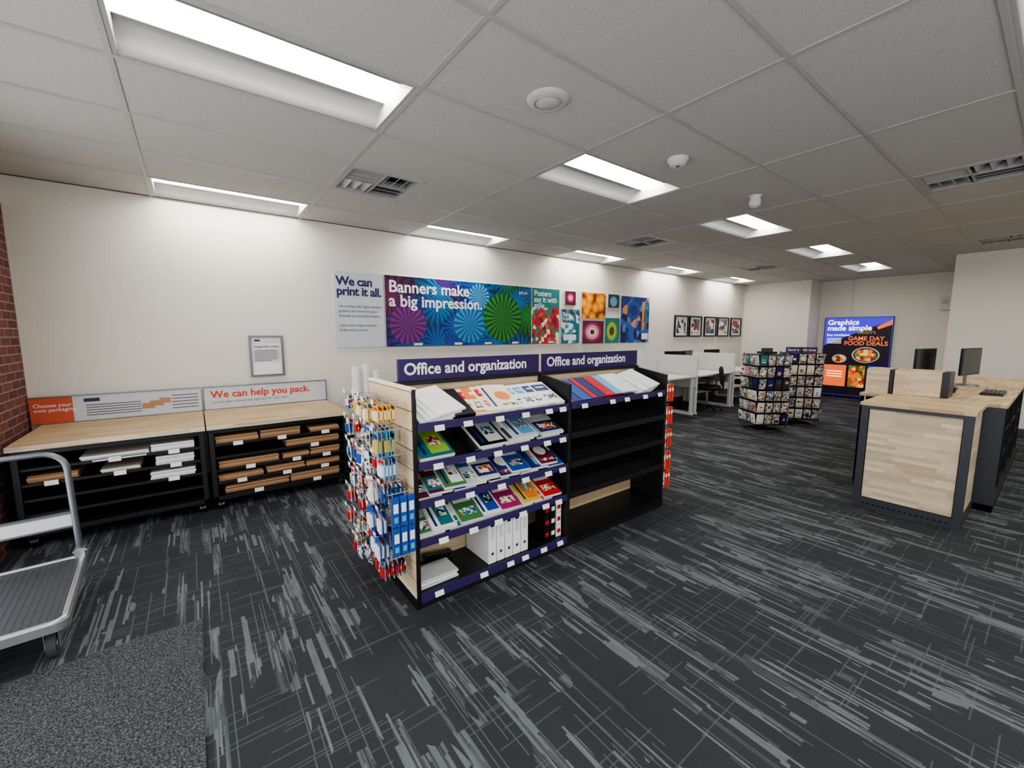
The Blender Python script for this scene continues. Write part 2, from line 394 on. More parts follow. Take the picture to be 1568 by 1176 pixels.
b=B('ceiling_speaker'); b.lathe((1.60,1.79,H-.022),[(.0,0),(.06,.0),(.065,.004),(.085,.004),(.105,.01),(.115,.022)],'spk',32); b.tube([(1.60+.075*math.cos(a*.2618),1.79+.075*math.sin(a*.2618),H-.021) for a in range(24)],.003,'grid',6,True); b.build()
b=B('smoke_detector'); b.lathe((2.85,1.795,H-.05),[(0,0),(.04,0),(.055,.01),(.058,.026),(.07,.03),(.072,.05)],'lam',28); b.cyl((2.85,1.795,H-.055),(2.85,1.795,H-.045),.012,'ltxt'); b.build()
b=B('occupancy_sensor'); b.lathe((4.15,1.82,H-.10),[(0,0),(.03,.004),(.046,.02),(.05,.05),(.04,.085),(.055,.10)],'lam',24); b.build()

# ------------------------------------------------------------ wall signs
W=5.148
def panel(b,x0,x1,z0,z1,m,t=.012,edge='white',y=W):
    b.box(x0,x1,y-t,y,z0,z1,edge); b.rect(((x0+x1)/2,y-t-.001,(z0+z1)/2),X,Z,x1-x0,z1-z0,m)
b=B('wall_info_panel'); panel(b,1.33,1.915,1.34,2.22,'panelbg',edge='panelbg')
b.text('We can\nprint it all.',(1.355,W-.015,2.065),X,Z,.140,'navy',.028,sp=.94,ls=.82)
b.text('Let us help with signs, banners,\ngraphics and more for your\nbusiness or personal projects.\n\nCome see a team member\nat the print counter.',(1.37,W-.015,1.81),X,Z,.041,'ltxt',.01,ls=1.35)
b.build()
b=B('wall_banner'); panel(b,1.925,4.27,1.34,2.22,'banner',.02)
b.text('Banners make\na big impression.',(1.97,W-.024,2.02),X,Z,.205,'white',.024,ls=.85)
def fan(b,cx,cz,r,y,c0,c1,n=36):
    for i in range(n):
        a0=2*math.pi*i/n;a1=2*math.pi*(i+1)/n
        b.poly([(cx,y,cz),(cx+r*math.cos(a0),y,cz+r*math.sin(a0)),(cx+r*math.cos(a1),y,cz+r*math.sin(a1))],c0 if i%2 else c1)
M['fg1']=mat('fan_g1',srgb(16,78,32),.5);M['fg2']=mat('fan_g2',srgb(50,140,50),.5)
M['fb1']=mat('fan_b1',srgb(20,90,150),.5);M['fb2']=mat('fan_b2',srgb(60,140,190),.5)
M['fp1']=mat('fan_p1',srgb(84,26,90),.5);M['fp2']=mat('fan_p2',srgb(120,44,130),.5)
fan(b,3.72,1.74,.35,W-.0225,'fg1','fg2',48); fan(b,3.14,1.63,.26,W-.0222,'fb1','fb2'); fan(b,2.22,1.62,.25,W-.0222,'fp1','fp2'); fan(b,3.30,2.02,.18,W-.0220,'fb1','sky')
b.text('$99.99',(4.02,W-.025,2.10),X,Z,.06,'white',.01)
for xx in (2.35,2.95,3.45,3.95): b.rect((xx,W-.025,1.365),X,Z,.12,.03,'white')
b.build()
b=B('wall_poster_print'); panel(b,4.29,4.88,1.34,2.22,'strawb',.015)
b.rect((4.585,W-.0175,2.07),X,Z,.59,.3,'teal')
b.text('Posters\nsay it with\nstyle',(4.33,W-.019,2.10),X,Z,.12,'white',.02,ls=.8); b.rect((4.7,W-.0185,1.365),X,Z,.12,.03,'white'); b.build()
def canvas(name,x0,x1,z0,z1,m,extra=None):
    b=B(name); panel(b,x0,x1,z0,z1,m,.03,'paper')
    if extra: extra(b)
    b.build()
def e1(b):
    b.disc((5.12,W-.033,2.10),X,Z,.09,.08,'mag'); b.disc((5.12,W-.034,2.10),X,Z,.055,.05,'pink')
canvas('canvas_print',5.0,5.25,1.98,2.21,'maroon',e1)
def e2(b):
    b.text('Signs\nmake it\nclear',(4.95,W-.034,1.80),X,Z,.09,'white',.01,ls=.85); b.rect((5.12,W-.033,1.44),X,Z,.30,.1,'white')
canvas('canvas_print',4.92,5.35,1.34,1.91,'tealprint',e2)
canvas('canvas_print',5.40,6.02,1.77,2.22,'oranges')
def e3(b):
    for r,m in ((.2,'mag'),(.15,'pink'),(.09,'cream'),(.05,'maroon')): b.disc((5.68,W-.032-(.2-r)*.01,1.53),X,Z,r*1.15,r*.85,m)
canvas('canvas_print',5.43,5.98,1.33,1.73,'maroon',e3)
def e5(b): b.disc((6.24,W-.033,2.09),X,Z,.1,.09,'sky')
canvas('canvas_print',6.09,6.40,1.98,2.22,'dark',e5)
def e4(b):
    for r,m in ((.17,'green'),(.145,'lime'),(.07,'brown')): b.disc((6.21,W-.032-(.17-r)*.01,1.55),X,Z,r*.95,r*1.15,m)
canvas('canvas_print',6.02,6.43,1.33,1.79,'teal',e4)
def e6(b):
    b.disc((6.85,W-.033,1.95),X,Z,.20,.18,'blue'); b.disc((6.85,W-.034,1.95),X,Z,.12,.10,'dkblue'); b.rect((7.22,W-.033,1.45),X,Z,.2,.12,'white')
    for dx,m in ((.0,'orng'),(.09,'teal')): b.rect((7.15+dx,W-.0325,1.85),X,Z,.07,.55,m)
canvas('canvas_print',6.46,7.35,1.33,2.21,'glass',e6)
for x0,x1 in ((8.30,8.83),(8.89,9.41),(9.54,10.08),(10.15,10.69),(10.80,11.36)):
    b=B('framed_picture'); z0,z1=1.435,1.90
    b.box(x0,x1,W-.01,W,z0,z1,'white')
    for a in ((x0,x0+.03,z0,z1),(x1-.03,x1,z0,z1),(x0+.03,x1-.03,z0,z0+.03),(x0+.03,x1-.03,z1-.03,z1)): b.box(a[0],a[1],W-.03,W,a[2],a[3],'blk2')
    b.rect(((x0+x1)/2,W-.0115,(z0+z1)/2),X,Z,x1-x0-.17,z1-z0-.15,'art'); b.build()
b=B('framed_notice'); x0,x1,z0,z1=.46,.775,1.05,1.48
b.box(x0,x1,W-.01,W,z0,z1,'white')
for a in ((x0,x0+.02,z0,z1),(x1-.02,x1,z0,z1),(x0+.02,x1-.02,z0,z0+.02),(x0+.02,x1-.02,z1-.02,z1)): b.box(a[0],a[1],W-.025,W,a[2],a[3],'tube')
b.text('Copyright notice',(.50,W-.012,1.355),X,Z,.034,'navy',.018); b.rect((.535,W-.0115,1.43),X,Z,.05,.018,'purple')
b.rect((.6175,W-.0112,1.27),X,Z,.25,.13,'paper')
for i in range(7): b.rect((.61-(.03 if i==6 else 0),W-.0118,1.325-i*.018),X,Z,.21-(.06 if i==6 else 0),.006,'ltxt')
b.build()
b=B('wall_blue_sign'); panel(b,7.3,7.97,.76,1.0,'sky',.02); b.text('Copy and fax',(7.35,W-.023,.85),X,Z,.1,'white',.01); b.build()
b=B('wall_alarm_box'); b.box(XB2-.06,XB2-.001,1.45,1.62,1.98,2.26,'paper'); b.rect((XB2-.061,1.535,2.14),NY,Z,.1,.1,'grid'); b.build(.006)

# light-box poster on the back wall
b=B('poster_display'); px=XB2-.05; y0,y1,z0,z1=3.54,2.29,.05,1.88
M['pp']=mat('poster_violet',srgb(42,30,140),.4,0,0,emit=srgb(50,36,170),es=1.3); M['ppo']=mat('poster_orange',srgb(225,100,50),.4,0,0,emit=srgb(235,110,50),es=.7); M['ppd']=mat('poster_dark',srgb(38,26,50),.4,0,.1); M['ppw']=mat('poster_white',(1,1,1),.4,0,0,emit=(1,1,1),es=1)
b.box(px,XB2-.014,y1,y0,0,z1,'blk2')
def pr(yc,zc,w,h,m,k=1): b.rect((px-.001*k,yc,zc),NY,Z,w,h,m)
pr((y0+y1)/2,(z0+z1)/2,1.23,1.81,'pp')
def quad(pts,m,k): b.poly([(px-.001*k,y0-u*1.25,z1-v*1.83) for u,v in pts],m)
quad([(.01,.36),(.42,.22),(.80,.10),(.985,.06),(.985,.62),(.01,.62)],'ppd',2)
quad([(.78,.12),(.985,.04),(.985,.10),(.80,.155)],'ppo',3)
quad([(.01,.62),(.985,.62),(.985,.99),(.01,.99)],'ppd',3)
pr(3.27,.52,.44,.5,'ppo',4); pr(2.85,.52,.30,.5,'food',4); pr(2.5,.52,.3,.5,'pp',4)
for r,m in ((.25,'white'),(.22,'ppd'),(.20,'food')): b.disc((px-.005-(.25-r)*.02,2.72,1.02),NY,Z,r,r*.72,m)
b.disc((px-.005,3.2,.92),NY,Z,.14,.1,'white'); b.disc((px-.006,3.2,.92),NY,Z,.11,.075,'food')
b.text('Graphics\nmade simple',(px-.006,y0-.06,z1-.17),NY,Z,.165,'ppw',.025,ls=.8)
b.text('Easy Installation',(px-.006,y0-.06,z1-.43),NY,Z,.07,'ppw',.01)
for i in range(4): pr(3.33,1.39-i*.035,.28,.012,'ppw',6)
b.text('GAME DAY\nFOOD DEALS',(px-.007,2.74,z1-.53),NY,Z,.13,'ppo',.02,'CENTER',ls=.85)
b.text("BUDDY'S",(px-.007,2.74,z1-.38),NY,Z,.08,'yellow',.02,'CENTER')
for i in range(3): pr(3.27,.62-i*.06,.3,.02,'ppw',6)
b.build()

# ------------------------------------------------------------ packing tables
def caster(b,x,y,r=.04):
    b.cyl((x-.014,y,r),(x+.014,y,r),r,'blk2',n=16); b.cyl((x-.018,y,r),(x+.018,y,r),r*.45,'chrome',n=10)
    b.box(x-.022,x-.017,y-.02,y+.02,r,2*r+.012,'chrome'); b.box(x+.017,x+.022,y-.02,y+.02,r,2*r+.012,'chrome'); b.box(x-.03,x+.03,y-.03,y+.03,2*r+.008,2*r+.018,'chrome')
def packtable(x0,x1):
    b=B('packing_table'); y0,y1=4.22,5.10; zt=.745
    b.box(x0-.01,x1+.01,y0-.03,y1,zt-.035,zt,'wXY'); b.box(x0-.01,x1+.01,y0-.034,y0-.03,zt-.036,zt,'wXZ')
    for xx in (x0,x1-.035):
        for yy in (y0,y1-.04): b.box(xx,xx+.035,yy,yy+.04,.09,zt-.035,'black')
        b.box(xx+.005,xx+.03,y0+.04,y1-.04,.1,zt-.04,'black')
    b.box(x0+.035,x1-.035,y0,y0+.03,zt-.075,zt-.035,'black'); b.box(x0,x1,y0,y1,.09,.125,'black')
    b.box(x0+.035,x1-.035,y1-.03,y1-.02,.12,zt-.05,'black')
    for z in (.235,.345,.455,.565): b.box(x0+.035,x1-.035,y0+.02,y1-.03,z,z+.008,'black'); b.box(x0+.035,x1-.035,y0+.015,y0+.022,z-.01,z+.01,'black')
    for xx in (x0+.05,x1-.05):
        for yy in (y0+.06,y1-.06): caster(b,xx,yy)
    b.build(.002)
packtable(-1.045,.015); packtable(.045,1.15)
def stack(b,x0,x1,z,h,m,tag=True,y=4.25,d=.45):
    n=max(2,int(h/.012))
    for i in range(n):
        dx=U(-.006,.006);dy=U(0,.015)
        b.box(x0+dx,x1+dx,y+dy,y+d+dy,z+i*h/n+.0008,z+(i+1)*h/n-.0008,m if i%3 else ('kraft2' if m=='kraft' else 'paper'))
    if tag: b.rect(((x0+x1)/2,4.215,z-.005),X,Z,.07,.035,'white')
b=B('cardboard_stock')
for x0,x1,z,h in ((.09,.40,.575,.06),(.42,.74,.575,.07),(.82,1.08,.575,.045),(.62,1.08,.465,.06),(.10,.55,.355,.06),(.58,.80,.355,.05),(.82,1.08,.355,.06),(.09,.42,.245,.055),(.45,.76,.245,.06),(.78,1.08,.245,.055),(.13,.62,.13,.06),(.64,1.07,.13,.07)): stack(b,x0,x1,z,h,'kraft')
b.build()
b=B('mailer_stock')
for x0,x1,z,h,m in ((-.99,-.74,.465,.05,'kraft'),(-.72,-.34,.575,.03,'white'),(-.32,-.05,.575,.06,'white'),(-.30,-.06,.465,.07,'white'),(-.62,-.4,.465,.025,'cream'),(-.34,-.06,.355,.06,'white')): stack(b,x0,x1,z,h,m)
b.rect((-.5,4.214,.575),X,Z,.3,.012,'paper'); b.build()
b=B('packing_sign_board'); y=5.08
b.box(-1.11,-.86,y,y+.02,.747,.975,'orange'); b.box(-.86,.025,y,y+.02,.747,.975,'panelbg')
b.text('Choose your\nown packaging.',(-1.09,y-.002,.89),X,Z,.042,'white',.01,ls=.9)
b.rect((-.74,y-.002,.93),X,Z,.1,.03,'purple')
for i in range(5): b.rect((-.60,y-.002,.885-i*.022),X,Z,.36,.007,'ltxt'); b.rect((-.10,y-.002,.92-i*.03),X,Z,.2,.008,'ltxt')
for i,(xx,w) in enumerate(((-.37,.09),(-.31,.1),(-.25,.08))): b.rect((xx,y-.002-.001*i,.84+.02*i),X,Z,w,.05,'kraft')
for z in (.749,.973): b.box(-1.11,.025,y-.003,y+.023,z-.004,z+.004,'tube')
b.build(.002)
b=B('packing_sign_board'); b.box(.04,1.18,y,y+.02,.747,.975,'panelbg')
b.text('We can help you pack.',(.10,y-.002,.865),X,Z,.098,'otxt',.022)
b.text('Let the team choose the right box for your item.',(.11,y-.002,.81),X,Z,.034,'ltxt',0)
for z in (.749,.973): b.box(.04,1.18,y-.003,y+.023,z-.004,z+.004,'tube')
for xx in (.044,1.176): b.box(xx-.004,xx+.004,y-.003,y+.023,.747,.975,'tube')
b.build(.002)

# poster tubes in bin
b=B('poster_tube_bin'); 
b.box(1.24,1.60,4.25,4.55,.03,.05,'black')
for a in ((1.24,1.25,4.25,4.55),(1.59,1.60,4.25,4.55),(1.25,1.59,4.25,4.26),(1.25,1.59,4.54,4.55)): b.box(*a,.03,.42,'black')
for x in (1.27,1.57):
    for yy in (4.28,4.52): b.cyl((x,yy,0),(x,yy,.03),.015,'blk2')
b.build(.003)
b=B('poster_tubes')
for i,(xx,yy,r,h) in enumerate(((1.30,4.32,.042,1.15),(1.40,4.33,.046,1.19),(1.50,4.33,.044,1.12),(1.33,4.45,.043,1.16),(1.44,4.46,.044,1.05),(1.54,4.45,.04,.9))):
    b.cyl((xx,yy,.055),(xx,yy,h),r,'white',n=20); b.cyl((xx,yy,h-.002),(xx,yy,h+.001),r*.8,'paper',n=20)
b.build()

# ------------------------------------------------------------ gondola
gx0,gm,gx1=.880,2.02,3.17; gy0,gs,gy1=2.0,2.33,2.66; gt=1.21
TH=math.radians(24)
b=B('gondola_shelf')
b.box(gx0+.014,gx1,gy0,gy1,0,.075,'black')
b.box(gx0+.014,gx1,gs-.012,gs+.012,.075,gt,'pXZ')
b.box(gm+.03,gx1-.03,gs-.016,gs-.012,.26,1.06,'blk2')  # black sheet stands in for shelf shadow on the back planks
b.box(gx0,gx1,gs-.03,gs+.03,gt-.012,gt+.01,'black')
for xx,w in ((gx0+.004,.012),(gm-.02,.028),(gx1-.03,.028)):   # side panels
    m='black'
    b.box(xx,xx+w,gy0,gs-.015,.075,1.13,m); b.box(xx,xx+w,gs+.015,gy1,.075,1.13,m)
    b.add([(xx,gy0,1.13),(xx+w,gy0,1.13),(xx,gs-.015,1.13),(xx+w,gs-.015,1.13),(xx,gs-.015,gt),(xx+w,gs-.015,gt),(xx,gy0,1.16),(xx+w,gy0,1.16)],
          [(6,7,5,4),(0,1,7,6),(0,6,4,2),(1,3,5,7)],m)
    b.box(xx-.003,xx+w+.003,gs-.035,gs+.035,0,gt+.01,'black')
for i in range(11):
    z=.06+i*.104; b.box(gx0-.012,gx0,gy0+.006,gy1-.006,z+.003,z+.101,'pYZ')
b.box(gx0-.003,gx0+.004,gy0+.006,gy1-.006,.05,gt,'kraft2')
b.box(gx0-.008,gx0+.012,gy0-.004,gy0+.006,0,gt+.005,'blk2'); b.box(gx0-.012,gx0+.012,gy1-.006,gy1,0,gt+.005,'blk2'); b.box(gx0-.012,gx0+.02,gy0,gy1,gt-.005,gt+.012,'cream'); b.box(gx0-.012,gx0+.02,gy0,gy1,0,.06,'blk2')
SZ=(1.01,.80,.59,.37)
def slope(x0,x1,zf,side=1,m='black',strip='strip',d=.31):
    th=TH*side
    yc=gy0+.012+math.cos(TH)*d/2; zc=zf+math.sin(TH)*d/2
    if side<0: yc=2*gs-yc
    b.obox(((x0+x1)/2,yc,zc),(x1-x0,d,.012),m,rx(th))
    yf=gy0 if side>0 else gy1
    b.box(x0,x1,yf-.004,yf+.006,zf-.022,zf+.022,strip)
    for xx in (x0+.004,x1-.008): b.box(xx,xx+.004,min(yf+.01*side,gs-.02*side),max(yf+.01*side,gs-.02*side),zf-.02,zf+.01,m)
for zf in SZ:
    slope(gx0+.018,gm-.022,zf); slope(gm+.01,gx1-.032,zf,strip='black' if zf<1 else 'strip'); slope(gx0+.018,gm-.022,zf,-1,strip='black'); slope(gm+.01,gx1-.032,zf,-1,strip='black')
b.box(gx0+.014,gm-.02,gy0-.006,gy0,.03,.085,'strip')
b.box(gm+.01,gx1-.03,gy0-.004,gy0,.04,.08,'blk2')
for zf in SZ:
    for x in (1.02,1.22,1.42,1.60,1.80,1.93): b.obox((x+U(-.02,.02),gy0-.012,zf-.012),(.06,.002,.032),'white',rx(-.3))
for x in (1.0,1.3,1.5,1.62,1.78,1.93): b.obox((x,gy0-.012,.055),(.055,.002,.03),'white',rx(-.3))
for x in (2.15,2.45,2.62,2.85,3.05): b.obox((x,gy0-.012,1.0),(.06,.002,.032),'white',rx(-.3))
b.build(.0015)
def hsign(x0,x1):
    b=B('header_sign'); z0,z1=gt+.012,1.352
    b.box(x0,x1,gs-.014,gs+.014,z0,z1,'purple')
    b.text('Office and organization',(x0+.03,gs-.016,z0+.038),X,Z,.098,'white',.026); b.build(.002)
hsign(.935,2.005); hsign(2.05,3.17)

b=B('stationery_stock')
sn=Vector((0,-math.sin(TH),math.cos(TH))); sv=Vector((0,math.cos(TH),math.sin(TH)))
def item(x,w,zf,main,acc,d=.27,th=.02,style=0,off=.0,lift=0,yaw=0):
    c=Vector((x,gy0+.022,zf+.006))+sv*(d/2+off)+sn*(th/2+.006+lift)
    rot=rx(TH)@rz(yaw); u=rot@Vector(X); v=rot@Vector(Y)
    b.obox(c,(w,d,th),'white' if style!=4 else main,rot)
    t=c+sn*(th/2+.0006); b.rect(t,u,v,w*.995,d*.995,main)
    e=sn*.0006
    pk=random.choice(['pkA','pkB','pkC','pkD','pkC'])
    if style==0: b.rect(t+e+v*d*.22,u,v,w*.8,d*.3,acc); b.rect(t+e-v*d*.22,u,v,w*.7,d*.22,pk); b.rect(t+2*e+v*d*.24,u,v,w*.5,d*.06,'white' if acc!='white' else 'dkblue')
    elif style==1: b.rect(t+e-v*d*.2,u,v,w*.99,d*.42,acc); b.rect(t+2*e+v*d*.25,u,v,w*.5,d*.12,'white'); b.rect(t+2*e-v*d*.2,u,v,w*.7,d*.25,pk)
    elif style==2: b.rect(t+e+u*w*.15,u,v,w*.55,d*.8,acc); b.rect(t+2*e+u*w*.15,u,v,w*.35,d*.3,pk); b.rect(t+e-u*w*.3,u,v,w*.1,d*.8,'dkblue')
    elif style==3: b.disc(t+e,u,v,w*.33,w*.33,acc,16); b.rect(t+e-v*d*.36,u,v,w*.8,d*.1,pk); b.rect(t+e+v*d*.4,u,v,w*.8,d*.08,'white')
Zr=SZ
for i in range(4): item(1.02+i*.022,.20,Zr[0],'white','paper',.28,.012,4,off=.004*i,lift=i*.012,yaw=.08*i)
item(1.20,.13,Zr[0],'blk2','dark',.28,.03,4)
for x,m,a,s in ((1.32,'cream','red',0),(1.37,'orng','cream',1),(1.44,'cream','red',0),(1.49,'cream','yellow',2),(1.54,'cream','orng',3)): item(x,.16,Zr[0],m,a,.28,.02,s,lift=(x-1.3)*.06,yaw=-.1)
for x in (1.68,1.74,1.82,1.90): item(x,.15,Zr[0],'white','sky' if x<1.8 else 'dkblue',.27,.02,0,lift=(x-1.6)*.03)
item(1.02,.21,Zr[1],'teal','lime',.27,.03,2); item(1.27,.07,Zr[1],'blk2','dark',.26,.02,4)
for i in range(2): item(1.36+.03*i,.2,Zr[1],'blk2','paper',.27,.02,2,lift=.02*i)
for i in range(3): item(1.58+.03*i,.19,Zr[1],'paper','dark' if i<2 else 'sky',.27,.018,i%3,lift=.018*i)
for i in range(2): item(1.84+.03*i,.19,Zr[1],('teal','paper')[i],('white','dkblue')[i],.27,.02,i,lift=.02*i)
seq=[(.975,'maroon','pink'),(1.04,'maroon','teal'),(1.13,'green','white'),(1.20,'blue','white'),(1.27,'paper','blue'),(1.36,'paper','dkblue'),(1.44,'blk2','paper'),(1.52,'dkblue','white'),(1.60,'blue','white'),(1.68,'paper','mag'),(1.76,'dkblue','sky'),(1.84,'maroon','white'),(1.91,'blue','white')]
for i,(x,m,a) in enumerate(seq): item(x,.14,Zr[2],m,a,.26,.018,i%4,lift=(i%3)*.018,yaw=-.05)
seq=[(.985,'paper','green'),(1.06,'white','teal'),(1.17,'teal','white'),(1.24,'green','white'),(1.32,'blue','white'),(1.38,'white','blue'),(1.47,'mag','white'),(1.53,'mag','cream'),(1.63,'yellow','cream'),(1.70,'yellow','orng'),(1.80,'red','yellow'),(1.88,'red','white')]
for i,(x,m,a) in enumerate(seq): item(x,.15,Zr[3],m,a,.26,.02,(i+1)%4,lift=(i%2)*.02,yaw=-.04)
for x,m,a,s in ((2.14,'blue','blue',4),(2.17,'dkblue','blue',4),(2.25,'blue','dkblue',4),(2.36,'red','red',4),(2.41,'dkblue','blue',4),(2.50,'red','maroon',4),(2.60,'sky','blue',4),(2.68,'paper','white',4)): item(x,.2,Zr[0],m,a,.28,.012,s,lift=(x-2.1)*.05)
for i in range(5): item(2.86+i*.025,.2,Zr[0],'white' if i%2 else 'paper','paper',.28,.012,4,lift=.012*i,yaw=.06*i)
for x in [1.05+.22*i for i in range(9)]:
    for zf in Zr[:3]: 
        c=Vector((x,gy1-.022-math.cos(TH)*.13,zf+math.sin(TH)*.13+.022)); b.obox(c,(.17,.25,.02),random.choice(['white','blue','red','teal','cream']),rx(-TH))
b.build()
b=B('binder_set')
for i in range(5):
    x=1.36+i*.064; b.box(x,x+.058,2.03,2.30,.077,.36,'white'); b.rect((x+.029,2.0295,.27),X,Z,.03,.07,'paper'); b.disc((x+.029,2.029,.14),X,Z,.01,.01,'dark',12); b.rect((x+.029,2.029,.325),X,Z,.026,.018,'blk2')
b.build(.003)
b=B('small_supply_boxes')
for r in range(3):
    for i,(xx,m) in enumerate(((1.83,'blk2'),(1.885,'blk2'),(1.94,'white'))):
        b.box(xx,xx+.045,2.04,2.14,.077+r*.088,.077+r*.088+.084,m); b.rect((xx+.0225,2.0395,.12+r*.088),X,Z,.03,.03,'red' if i!=1 else 'white')
b.build(.002)
b=B('envelope_packs')
for i in range(3): b.obox((1.03+U(-.01,.01),2.12,.084+i*.017),(.24,.16,.014),'white' if i%2 else 'paper',rz(U(-.03,.03)))
b.build(.002)
b=B('stapler'); b.box(1.03,1.23,2.245,2.285,.077,.09,'blk2'); b.obox((1.13,2.265,.12),(.19,.035,.03),'blk2',Matrix.Rotation(.15,3,'Y')); b.cyl((1.21,2.25,.11),(1.21,2.28,.11),.02,'dark'); b.build(.004)

b=B('hanging_supplies')
cols=['white','white','white','pkA','pkB','pkD','paper','cream','pkD','white','sky','paper','pkC']
for r,z in enumerate((1.14,1.0,.86,.72,.58,.44,.30)):
    for c in range(6):
        y=2.08+c*.1+U(-.012,.012); L=.17+U(-.03,.02); xe=gx0-.015-L
        b.cyl((gx0-.0125,y,z),(xe,y,z),.0028,'chrome',n=6); b.cyl((xe,y,z),(xe,y,z+.02),.0028,'chrome',n=6); b.rect((xe-.002,y,z+.022),NY,Z,.04,.022,'white')
        m=random.choice(cols); a=random.choice(['red','red','yellow','blue','pkA','pkD','pkB','orng','white','pkC','pkA']); n=random.randint(2,6); w=U(.05,.08); h=U(.08,.125)
        if r in (4,5) and c<2: m,a,w,h='blue','white',.085,.13
        if r==0 and c<3: m,a='yellow','cream'
        for k in range(n):
            xx=xe+.015+k*.022+U(0,.006); rot=rz(U(-.12,.12))@Matrix.Rotation(U(-.08,.08),3,'Y')
            b.obox((xx,y,z-h/2-.002),(.003,w,h),m,rot)
            b.obox((xx-.007,y,z-h*.62),(.012,w*.7,h*.5),a,rot)
            u=rot@Vector(NY); v=rot@Vector(Z); b.rect(Vector((xx-.0025,y,z-h*.2)),u,v,w*.8,h*.18,random.choice(['red','blue','dkblue','orng','blk2']))
b.build()
b=B('pen_refill_packs')
for z in (.60,.44):
    for k in range(3):
        b.obox((.755+.042*k,1.975,z),(.036,.02,.15),'blue'); b.rect((.755+.042*k,1.964,z+.02),X,Z,.026,.05,'white'); b.rect((.755+.042*k,1.964,z-.04),X,Z,.02,.03,'sky')
b.cyl((gx0-.014,1.99,.69),(.72,1.99,.69),.003,'chrome',n=6)
b.build()
b=B('hanging_red_packs')
for z in (1.05,.85,.65,.45,.28):
    for c in range(4):
        y=2.08+c*.14; b.cyl((gx1+.002,y,z+.03),(gx1+.17,y,z+.03),.003,'chrome',n=6)
        for k in range(3): b.obox((gx1+.05+k*.04,y,z-.06),(.03,.1,.15),'otxt' if (c+k)%3 else 'pkD'); b.rect((gx1+.05+k*.04,y-.051,z-.03),X,Z,.025,.03,'white')
b.build()

# ------------------------------------------------------------ platform cart
b=B('platform_cart')
def rrect(x0,x1,y0,y1,r,n=6):
    pts=[]
    for cx,cy,a0 in ((x1-r,y1-r,0),(x0+r,y1-r,90),(x0+r,y0+r,180),(x1-r,y0+r,270)):
        for i in range(n+1):
            a=math.radians(a0+90*i/n); pts.append((cx+r*math.cos(a),cy+r*math.sin(a)))
    return pts
cx0,cx1,cy0,cy1=-1.07,-.572,2.63,3.40; zt=.20
def slab(pts,z0,z1,m,mt=None):
    n=len(pts); vs=[(x,y,z0) for x,y in pts]+[(x,y,z1) for x,y in pts]
    b.add(vs,[(i,(i+1)%n,n+(i+1)%n,n+i) for i in range(n)]+[list(range(n))[::-1]],m); b.add(vs,[list(range(n,2*n))],mt or m)
slab(rrect(cx0,cx1,cy0,cy1,.05),zt-.045,zt-.006,'alu'); slab(rrect(cx0+.03,cx1-.03,cy0+.03,cy1-.03,.045),zt-.006,zt-.001,'rubber')
b.tube([(x,y,zt-.006) for x,y in rrect(cx0+.014,cx1-.014,cy0+.014,cy1-.014,.05)],.014,'alu',8,True)
for i in range(16): b.box(cx0+.05+i*.0265,cx0+.053+i*.0265,cy0+.05,cy1-.05,zt-.001,zt+.0005,'tyre')
for xx,yy in ((cx1-.07,cy0+.09),(cx0+.07,cy0+.09),(cx1-.07,cy1-.09),(cx0+.07,cy1-.09)):
    b.cyl((xx-.016,yy,.062),(xx+.016,yy,.062),.062,'tyre',n=24); b.cyl((xx-.019,yy,.062),(xx+.019,yy,.062),.03,'alu',n=16)
    for s in (-1,1): b.box(xx+s*.024-.002,xx+s*.024+.002,yy-.022,yy+.022,.045,.14,'alu')
    b.box(xx-.04,xx+.04,yy-.04,yy+.04,.138,.156,'alu')
hx0,hx1,hy=cx0+.03,cx1-.025,cy1-.02
hp=[(hx1,hy,zt-.03),(hx1,hy,.3),(hx1-.01,hy+.01,.72)]
for i in range(1,7):
    a=math.radians(15*i); hp.append((hx1-.01-.1+.1*math.cos(a),hy+.01,.73+.1*math.sin(a)))
hp+= [(2*((hx0+hx1)/2)-x,y,z) for x,y,z in hp[::-1]]
b.tube(hp,.015,'tube',10)
b.box(hx0+.01,hx1-.01,hy+.0,hy+.02,.39,.47,'paper'); b.box(hx0+.01,hx1-.01,hy-.004,hy+.024,.385,.395,'tube'); b.box(hx0+.01,hx1-.01,hy-.004,hy+.024,.465,.475,'tube')
for xx in (hx0,hx1): b.box(xx-.022,xx+.022,hy-.03,hy+.025,zt-.04,zt+.05,'alu'); b.cyl((xx-.03,hy,zt+.03),(xx+.03,hy,zt+.03),.008,'chrome')
o=b.build(.002); o.rotation_euler=(0,0,math.radians(3.5))

# ------------------------------------------------------------ service counter
b=B('service_counter')
cx,ca,cb=4.57,.36,1.0; zc=.92
b.box(cx+.01,5.25,ca+.01,cb-.01,.08,zc-.04,'black'); b.box(cx,cx+.012,ca+.045,cb-.045,.09,zc-.05,'wYZ')
b.box(cx+.05,5.2,ca,ca+.012,.09,zc-.05,'wXZ'); b.box(cx+.05,5.2,cb-.012,cb,.09,zc-.05,'wXZ')
for yy in (ca-.01,cb-.04): b.box(cx-.014,cx+.045,yy,yy+.05,.0,zc-.03,'dark')
b.box(cx-.014,cx+.04,ca,cb,zc-.055,zc-.028,'dark'); b.box(cx-.012,cx+.03,ca,cb,.0,.085,'dark')
for i in range(16): b.box(cx-.0135,cx-.012,ca+.06+i*.034,ca+.075+i*.034,.03,.045,'blk2')
b.box(cx-.012,5.3,ca-.008,ca+.03,0,.08,'dark'); b.box(cx-.012,5.3,cb-.03,cb+.008,0,.08,'dark')
b.box(cx-.02,5.25,ca-.02,cb+.02,zc-.028,zc,'wYX')
ex=5.25;e0,e1,e2=.24,1.18,8.4
b.box(ex,e2,e0-.01,e1+.01,zc-.028,zc,'wXY')
